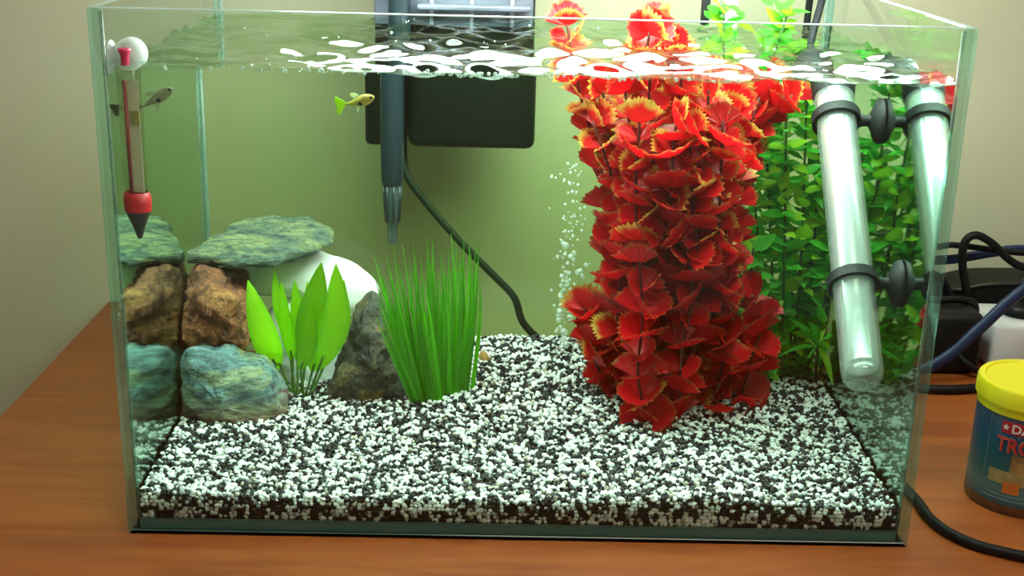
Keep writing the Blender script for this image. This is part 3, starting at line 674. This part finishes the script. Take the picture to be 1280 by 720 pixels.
def zpx(y): return wat(490, y, TY).z
Mi = Matrix.Translation((TX, TY, 0))
ita = link('intake_tube', lathe_me('intake_tube', [(.0001, .306), (.0080, .306), (.0080, zpx(190)), (.0076, zpx(226)), (.0066, zpx(231)), (.0001, zpx(231))], m_in, 24, Mi), filt)
link('elbow', mesh('elbow', *tube_geo(spline([(TX, TY, .300), (TX, TY+.004, .310), (TX, D+.006, .314), (TX, D+.02, .308)], 14), .0085, 16), m_in), filt)
stn = link('strainer', lathe_me('strainer', [(.0001, zpx(229)), (.0062, zpx(229)), (.0048, zpx(278)), (.0036, zpx(281)), (.0034, zpx(303)), (.0001, zpx(304))], m_in2, 20, Mi), filt)
for k in range(8):
    a = k*math.pi/4+.2
    tube('slat', [(TX+.0063*math.cos(a), TY+.0063*math.sin(a), zpx(232)), (TX+.0048*math.cos(a), TY+.0048*math.sin(a), zpx(277))], .0007, m_in, stn, 6)
yb_ = D+.018
tube('power_cord', [(wat(503, 178, yb_).x, yb_+.01, fz+.004), wat(507, 215, yb_), wat(530, 250, yb_), wat(575, 302, yb_), wat(618, 345, yb_), wat(643, 372, yb_), wat(655, 405, yb_), wat(690, 437, yb_), wat(720, 455, yb_+.01), (.085, D+.032, .014), (.115, D+.042, .0042), (.15, D+.066, .0034), (.182, D+.097, .0034), (.20, D+.118, .0034)], .0028, pbr('cord_dark', (.010, .018, .012), .5), filt, 10, 70)

# ------------------------------------------------------------------ air bubbles
m_bub = clear('bubble', (.97, 1, .98), .10, .05, .28, (.9, 1, .95))
def spheres(name, L, m, hemi=False):
    bm = bmesh.new()
    for p, r in L:
        d = bmesh.ops.create_icosphere(bm, subdivisions=2, radius=r)
        for q in d['verts']:
            q.co = Vector((q.co.x*random.uniform(.97, 1.03), q.co.y, q.co.z)) + Vector(p)
    me = bpy.data.meshes.new(name); bm.to_mesh(me); bm.free(); me.materials.append(m); me.polygons.foreach_set('use_smooth', [True]*len(me.polygons)); return me
L = []
for i in range(150):
    t = random.random(); y = 438 - t*235; x = 703 + t*14 + random.gauss(0, 5+9*t)
    L.append((inside(wat(x, y, .245+random.gauss(0, .007)), .004), random.uniform(.0006, .0017 if t < .55 else .0011)))
for x, y, r in [(707, 307, .0026), (703, 345, .0018), (722, 340, .0021), (700, 390, .0022), (712, 372, .0022), (705, 415, .0028), (698, 400, .002), (728, 345, .0018), (708, 430, .0026), (702, 425, .002), (716, 388, .0016), (735, 375, .0018)]:
    L.append((inside(wat(x, y, .24), .004), r))
tag(link('bubble_stream', spheres('bubble_stream', L, m_bub)), 'rising column of small air bubbles beside the red plant', 'bubbles', kind='stuff')
L = []
for cx, sd, n in ((-.047, .012, 26), (-.024, .009, 22), (-.10, .02, 16), (-.15, .03, 16), (.03, .03, 22), (.1, .05, 16)):
    for i in range(n):
        x = random.gauss(cx, sd); y = T+.0015+abs(random.gauss(0, .004)); L.append((inside(Vector((x, y, HW+random.uniform(-.0008, .0006))), .0012), random.uniform(.0004, .0012)))
for i in range(40):
    x, y = random.uniform(-.2, .2), random.uniform(.02, .27); L.append((Vector((x, y, HW+.0003)), random.uniform(.0004, .0009)))
tag(link('surface_bubbles', spheres('surface_bubbles', L, m_bub)), 'tiny air bubbles floating on the water surface along the front glass', 'bubbles', kind='stuff')

# ------------------------------------------------------------------ fish
def fish(name, label, tail, nose, Yt, Yn, hgt, m_body, m_fin, m_tail, spot, tailh, fold=0):
    a, b = wat(*tail, Yt), wat(*nose, Yn); L = (b-a).length; d = (b-a).normalized()
    sd = d.cross(Vector((0, 0, 1))).normalized(); up = sd.cross(d)
    t = thing(name, label, 'fish', a.lerp(b, .5))
    prof = [(0.22, .16), (.3, .24), (.42, .46), (.55, .78), (.66, .98), (.76, 1.), (.86, .82), (.93, .58), (.975, .34), (1., .08)]
    v, f = [], []; n = 12
    for s, h in prof:
        c = a + d*L*s - up*hgt*.10*math.sin(math.pi*s)
        for k in range(n):
            an = 2*math.pi*k/n; v.append(c + up*math.sin(an)*hgt*.5*h + sd*math.cos(an)*hgt*.33*h)
    for i in range(len(prof)-1):
        for k in range(n): f.append((i*n+k, i*n+(k+1) % n, (i+1)*n+(k+1) % n, (i+1)*n+k))
    f.append(tuple(range(n-1, -1, -1))); f.append(tuple((len(prof)-1)*n+k for k in range(n)))
    body = link('body', mesh('body', v, f, m_body), t)
    def fin(nm, P, m):
        pts = [a + d*L*x + up*hgt*y for x, y in P]; k = len(pts); th = sd*.00025
        link(nm, mesh(nm, [p+th for p in pts] + [p-th for p in pts], [tuple(range(k)), tuple(range(2*k-1, k-1, -1))] + [(i, i+k, (i+1) % k+k, (i+1) % k) for i in range(k)], m, smooth=False), t)
    fin('tail_fin', [(.24, .08), (.15, tailh*.55), (.02, tailh), (-.03, tailh*.5), (.0, 0), (-.04, -tailh*.6), (.0, -tailh*1.15), (.12, -tailh*.6), (.24, -.08)], m_tail)
    fin('dorsal_fin', [(.62, .44), (.55, .72), (.44, .80), (.40, .62), (.48, .28)], m_fin)
    fin('pelvic_fin', [(.58, -.46), (.50, -.95), (.46, -1.0), (.50, -.46)], m_fin)
    for s in (-1, 1):
        link('eye', lathe_me('eye', [(.0001, .0004), (.0005, .0003), (.0008, 0), (.0007, -.0004)], m_eye, 12, axis_matrix(a + d*L*.925 + up*hgt*.02 + sd*s*hgt*.205, sd*s)), t)
    link('spot', lathe_me('spot', [(.0001, .0005), (.0010, .0003), (.0014, -.0006)], m_eye, 14, axis_matrix(a + d*L*spot - up*hgt*.28 + sd*hgt*.27, sd)), t)
    return t
m_eye = pbr('fish_eye', (.008, .008, .008), .15)
fish('guppy', 'bright yellow guppy with a fanned tail swimming near the filter', (421, 132), (468, 121), .115, .11, .0066, pbr('guppy_yellow', (.62, .62, .10), .35, col2=(.40, .28, .08), scale=90, transl=.25), pbr('guppy_fin', (.75, .8, .55), .4, transl=.5), pbr('guppy_tail', (.48, .68, .03), .4, transl=.5), .62, .8)
fish('guppy', 'pale olive-grey guppy with dark marks beside the thermometer', (166, 139), (216, 110), .05, .052, .0062, pbr('guppy_grey', (.33, .32, .18), .35, col2=(.20, .20, .10), scale=120, transl=.2), pbr('guppy_fin_grey', (.4, .4, .25), .4, transl=.5), pbr('guppy_tail_dark', (.06, .055, .015), .5, transl=.3), .60, .55)

# ------------------------------------------------------------------ food tin
TC = Vector((.3155, .067, 0)); TR_ = .0315; TH = .0880
tin = thing('food_tin', 'small fish food canister with a yellow lid and blue printed label', 'canister', TC)
Mt = Matrix.Translation(TC)
m_lab, nt, N_, L_ = newmat('tin_label'); b = N_['Principled BSDF']; b.inputs['Roughness'].default_value = .3
tcn = N_.new('ShaderNodeTexCoord'); sx = N_.new('ShaderNodeSeparateXYZ'); L_.new(tcn.outputs['Object'], sx.inputs[0])
rr = N_.new('ShaderNodeValToRGB'); mpn = N_.new('ShaderNodeMapRange'); mpn.inputs[1].default_value = .006; mpn.inputs[2].default_value = .066
L_.new(sx.outputs[2], mpn.inputs[0]); L_.new(mpn.outputs[0], rr.inputs[0]); e = rr.color_ramp.elements
e[0].position = 0; e[0].color = (.03, .10, .16, 1); e[1].position = 1; e[1].color = (.05, .07, .12, 1)
for p_, c_ in ((.18, (.10, .22, .26)), (.3, (.04, .14, .16)), (.55, (.02, .09, .14)), (.8, (.02, .06, .16))): k = e.new(p_); k.color = (*c_, 1)
L_.new(rr.outputs[0], b.inputs['Base Color'])
link('can', lathe_me('can', [(.0001, .0003), (TR_*.97, .0003), (TR_, .002), (TR_, .0068)], pbr('can_base', (.16, .07, .03), .3, var=.4, scale=120), 48, Mt), tin)
link('label_wrap', lathe_me('label_wrap', [(TR_, .0066), (TR_+.0001, .0070), (TR_+.0001, .0640), (TR_, .0645)], m_lab, 48, Mt), tin)
m_yel = pbr('lid_yellow', (.80, .66, .01), .35)
lid = link('lid', lathe_me('lid', [(TR_*.99, .0635), (TR_+.0006, .0640), (TR_+.0006, .0690), (TR_+.0022, .0697), (TR_+.0020, .0790), (TR_+.0010, .0805), (TR_*.93, .0809), (TR_*.90, .0799), (.0001, .0799)], m_yel, 56, Mt), tin)
az = math.atan2(CAM[0]-TC.x, -(CAM[1]-TC.y))      # angle from -y towards the viewer
def wrap(co, off):  # (arc length, height) -> on the can
    a = az + co[0]/TR_; r = TR_+off
    return Vector((TC.x + r*math.sin(a), TC.y - r*math.cos(a), co[1]))
def patch(nm, u0, u1, z0, z1, off, m, parent, n=14):
    v = []; f = []
    for i in range(n+1):
        u = u0+(u1-u0)*i/n; v += [wrap((u, z0), off), wrap((u, z1), off)]
    for i in range(n): f.append((2*i, 2*i+2, 2*i+3, 2*i+1))
    return link(nm, mesh(nm, v, f, m), parent)
def text(nm, s, u, z, size, off, m, sx=1.0):
    c = bpy.data.curves.new('t', 'FONT'); c.body = s; c.size = size; c.resolution_u = 3; c.offset = size*.02
    o = bpy.data.objects.new('t', c); COL.objects.link(o); bpy.context.view_layer.update()
    me = bpy.data.meshes.new_from_object(o.evaluated_get(bpy.context.evaluated_depsgraph_get())); bpy.data.objects.remove(o)
    bm = bmesh.new(); bm.from_mesh(me); bmesh.ops.subdivide_edges(bm, edges=[e for e in bm.edges if e.calc_length() > size*.2], cuts=3); bm.to_mesh(me); bm.free()
    for q in me.vertices: q.co = wrap((u + q.co.x*sx, z + q.co.y), off)
    me.materials.clear(); me.materials.append(m); return link(nm, me, tin)
m_r = pbr('print_red', (.45, .015, .03), .35); m_w = pbr('print_white', (.8, .78, .8), .35); m_r2 = pbr('print_scarlet', (.50, .02, .015), .35); m_sil = pbr('print_edge', (.55, .5, .42), .35)
patch('brand_band', -.0145, .026, .0535, .0612, .0003, m_r, tin)
text('brand_lettering', 'DAJANA', -.0085, .0547, .0078, .0006, m_w)
star = []
for k in range(10):
    r = .0022 if k % 2 == 0 else .0010; star.append(wrap((-.0118 + r*math.sin(k*math.pi/5), .0574 + r*math.cos(k*math.pi/5)), .0006))
link('star_emblem', mesh('star_emblem', star, [tuple(range(10))], m_w, smooth=False), tin)
text('title_outline', 'TROPICAL', -.0163, .0417, .0134, .0005, m_sil, .80)
text('title_lettering', 'TROPICAL', -.0160, .0420, .0128, .0008, m_r2, .84)
m_fl = pbr('print_flakes', (.42, .26, .09), .4, col2=(.14, .08, .03), scale=160); m_or = pbr('print_orange', (.60, .16, .03), .4); m_cr = pbr('print_cream', (.42, .34, .16), .4, col2=(.30, .22, .08), scale=120)
def blob(nm, P, off, m): link(nm, mesh(nm, [wrap(p, off) for p in P], [tuple(range(len(P)))], m, smooth=False), tin)
patch('picture_flakes', -.006, .018, .026, .0405, .0003, m_fl, tin)
patch('picture_bowl', -.0185, .004, .0205, .0290, .0004, m_cr, tin)
patch('picture_block', -.0085, .001, .0150, .0225, .0005, m_or, tin)
for i, z in enumerate((.0125, .0098)): patch('print_stripe', -.021, .03, z, z+.0012, .0003, pbr('print_blue', (.12, .25, .32), .35), tin)
patch('label_edge', -.0225, -.0217, .0072, .0636, .0003, pbr('print_seam', (.12, .18, .22), .35), tin)

# ------------------------------------------------------------------ power strip, cables and black case at the right
def at_desk(x, y, z): return air(x, y, Z=z)
ps = thing('power_strip', 'white plastic power strip on the desk behind the food canister', 'power strip', (.46, .335, 0))
A = at_desk(1236, 455, .006); 
sx0, sy0 = A.x, A.y
box('body', (sx0, sy0, .0005), (sx0+.26, sy0+.055, .040), M_white, ps, .005, 3)
for i in range(3):
    cx = sx0+.032+i*.06; cy_ = sy0+.0275
    so = link('socket', lathe_me('socket', [(.0215, .0402), (.0195, .0408), (.0190, .0402), (.0185, .0402), (.0001, .0402)], pbr('socket_grey', (.55, .55, .57), .4), 28, Matrix.Translation((cx, cy_, 0))), ps)
plug = thing('power_plug', 'black round plug pushed into the white power strip', 'plug', (sx0+.032, sy0+.0275, .040))
link('plug_body', lathe_me('plug_body', [(.0001, .0404), (.0178, .0404), (.0178, .046), (.014, .050), (.0075, .052), (.0075, .056), (.0001, .056)], M_black, 28, Matrix.Translation((sx0+.032, sy0+.0275, 0))), plug)
link('grip', lathe_me('grip', [(.0001, .0545), (.0060, .0545), (.0064, .056), (.0064, .0605), (.0050, .062), (.0001, .062)], pbr('plug_grey', (.6, .6, .6), .4), 20, Matrix.Translation((sx0+.032, sy0+.0275, 0))), plug)

case = thing('black_case', 'low domed black plastic case with a thin raised rim behind the power strip', 'case', (.46, .375, 0))
c0 = air(1172, 400, Y=.375); v = []; f = []
CX0, CX1 = .352, .62; ztop = air(1260, 349, Y=.375).z
P = [Vector((CX0, .378, .003)), Vector((CX0+.002, .378, .055)), Vector((CX0+.02, .378, ztop*.86)), Vector((CX0+.05, .378, ztop*.97)), Vector((CX0+.10, .378, ztop)), Vector((CX1-.07, .378, ztop)), Vector((CX1-.03, .378, ztop*.93)), Vector((CX1, .378, .05)), Vector((CX1, .378, .003))]
def prism(nm, P, y0, y1, m, parent, bev=.004):
    bm = bmesh.new(); vs = [bm.verts.new((p[0], y0, p[2])) for p in P]; fc = bm.faces.new(vs)
    ex = bmesh.ops.extrude_face_region(bm, geom=[fc]); 
    for q in [g_ for g_ in ex['geom'] if isinstance(g_, bmesh.types.BMVert)]: q.co.y = y1
    bmesh.ops.recalc_face_normals(bm, faces=bm.faces); 
    if bev: bmesh.ops.bevel(bm, geom=bm.edges[:], offset=bev, segments=2, affect='EDGES')
    me = bpy.data.meshes.new(nm); bm.to_mesh(me); bm.free(); me.materials.append(m); me.polygons.foreach_set('use_smooth', [True]*len(me.polygons)); me.set_sharp_from_angle(angle=math.radians(50)); return link(nm, me, parent)
prof = spline(P[1:-1], 30); prof = [P[0]] + prof + [P[-1]]
m_case = pbr('case_black', (.010, .010, .009), .5, spec=.3, var=.3, scale=15)
prism('shell', prof, .364, .410, m_case, case, 0)
rim = [p + Vector((0, -.0145, .0)) for p in prof[1:-1]]
tube('rim', rim, .0016, pbr('case_rim', (.05, .05, .045), .3), case, 8)

m_cb = pbr('cable_black', (.006, .006, .007), .5, spec=.25); m_blue = pbr('cable_blue', (.008, .025, .085), .45)
def cable(label, P, r, m, n=60, name='cable'):
    return tag(tube(name, P, r, m, None, 10, n), label, 'cable')
aY = lambda x, y, Y: air(x, y, Y=Y)
aZ = lambda x, y, z=.004: air(x, y, Z=z)
cable('black cable making a tall loop above the dark case', [Vector((.66, .3505, .0037)), Vector((.55, .3505, .0037)), Vector((.43, .3505, .0037)), Vector((.396, .3505, .0045)), Vector((.3865, .3505, .016)), aY(1209, 370, .3505), aY(1203, 330, .3505), aY(1206, 303, .3505), aY(1220, 294, .3505), aY(1240, 304, .3505), aY(1262, 325, .3505), aY(1282, 334, .3505), aY(1310, 330, .3505), Vector((.54, .3505, .060)), Vector((.64, .3505, .040)), Vector((.69, .350, .0036))], .0034, m_cb, 90)
cable('thin black cable strung level past the aquarium corner above a blue one', [Vector((.246, .3605, .0030)), Vector((.256, .3605, .03)), Vector((.295, .3605, .066)), aY(1175, 308, .3605), aY(1200, 307, .3605), aY(1240, 312, .3605), aY(1290, 317, .3605), Vector((.56, .3605, .072)), Vector((.63, .3605, .060)), Vector((.67, .362, .03)), Vector((.71, .366, .0030))], .0026, m_cb)
def ribbon(label, P, wdt, th, m, up=(0, 0, 1), n=40):
    pts = spline(P, n); v, f = [], []; u = Vector(up)
    for i, p in enumerate(pts):
        t = (pts[min(i+1, n)]-pts[max(i-1, 0)]).normalized(); a = (u - t*u.dot(t)).normalized(); b = t.cross(a)
        for k in range(10):
            an = 2*math.pi*k/10; v.append(p + a*math.cos(an)*wdt + b*math.sin(an)*th)
    for i in range(n):
        for k in range(10): f.append((i*10+k, i*10+(k+1) % 10, (i+1)*10+(k+1) % 10, (i+1)*10+k))
    return tag(link('cable', mesh('cable', v, f, m)), label, 'cable')
ribbon('flat blue cable strung level against the wall beside the aquarium', [Vector((.248, .404, .0050)), Vector((.256, .396, .03)), Vector((.295, .378, .058)), aY(1180, 325, .3705), aY(1210, 321, .3705), aY(1245, 315, .3705), aY(1290, 312, .3705), Vector((.56, .3705, .075)), Vector((.635, .3725, .062)), Vector((.675, .376, .03)), Vector((.70, .385, .0050))], .0042, .0016, m_blue)
ribbon('thick dark blue cable slanting over the power strip to the desk', [Vector((.277, .404, .0066)), Vector((.277, .35, .0066)), Vector((.279, .300, .0066)), Vector((.292, .264, .0072)), Vector((.316, .2545, .0115)), aY(1192, 440, .256), aY(1214, 420, .258), aY(1234, 402, .260), aY(1254, 383, .262), aY(1280, 362, .266), aY(1312, 343, .272), Vector((.56, .295, .092)), Vector((.665, .32, .04)), Vector((.70, .33, .0066))], .0050, .0034, m_blue, n=70)
cable('black cable coiled in a ring beside the aquarium corner', [Vector((.316+.026*math.cos(a), .374+.023*math.sin(a), .0036+.00102*a)) for a in [i*.5 for i in range(52)]], .0030, m_cb, 240)
cable('black cable lying in loose bends in front of the adapter block', [Vector((.2645, .404, .0038)), Vector((.2645, .34, .0038)), Vector((.264, .285, .0038)), Vector((.272, .252, .0038)), Vector((.295, .238, .0038)), Vector((.33, .233, .0038)), Vector((.365, .241, .0038)), Vector((.40, .250, .0038)), Vector((.46, .252, .0038)), Vector((.56, .258, .0038)), Vector((.70, .275, .0038))], .0034, m_cb, 90)
cable('black cable bent in two upright arches between the adapter block and the coil', [Vector((.290, .340, .0040)), Vector((.297, .340, .036)), Vector((.316, .339, .060)), Vector((.334, .3385, .042)), Vector((.340, .338, .012)), Vector((.349, .338, .0050)), Vector((.357, .338, .022)), Vector((.362, .338, .040)), Vector((.367, .338, .024)), Vector((.369, .339, .0040))], .0034, m_cb, 110)
cable('black cable draped over the adapter block beside the aquarium', [Vector((.2955, .331, .0038)), Vector((.2965, .318, .012)), Vector((.2965, .304, .034)), Vector((.3015, .298, .0500)), Vector((.318, .296, .0545)), Vector((.335, .296, .0545)), Vector((.354, .298, .0545)), Vector((.3685, .304, .0490)), Vector((.3725, .309, .034)), Vector((.3725, .318, .012)), Vector((.3725, .326, .0040))], .0029, m_cb, 80)
cable('black cable arching in a single hoop right behind the adapter block', [Vector((.306, .3255, .0006)), Vector((.309, .3255, .034)), Vector((.322, .3255, .060)), Vector((.336, .3255, .067)), Vector((.350, .3255, .060)), Vector((.3605, .3255, .034)), Vector((.363, .3255, .0006))], .0034, m_cb, 60)
ad = thing('power_adapter', 'black plug-in power adapter block lying among the cables', 'adapter', (.36, .30, 0))
box('adapter_body', (.303, .272, .0005), (.367, .318, .0505), m_case, ad, .006, 3)
tube('adapter_cord', [(.350, .274, .016), (.356, .2675, .011), (.372, .266, .0042), (.42, .2685, .0034), (.56, .271, .0034), (.66, .285, .0034), (.70, .30, .0034)], .0028, m_cb, ad, 8, 40)
cable('single black cord curving across the bare desk in front of the canister', [Vector((.242, .33, .0034)), Vector((.240, .24, .0034)), Vector((.238, .14, .0034))] + [aZ(a, b, .0034) for a, b in ((1143, 622), (1160, 645), (1185, 665), (1220, 681), (1255, 690), (1290, 697), (1360, 705))], .0031, m_cb)
for o in bpy.data.objects:
    if '_base' in o: del o['_base']
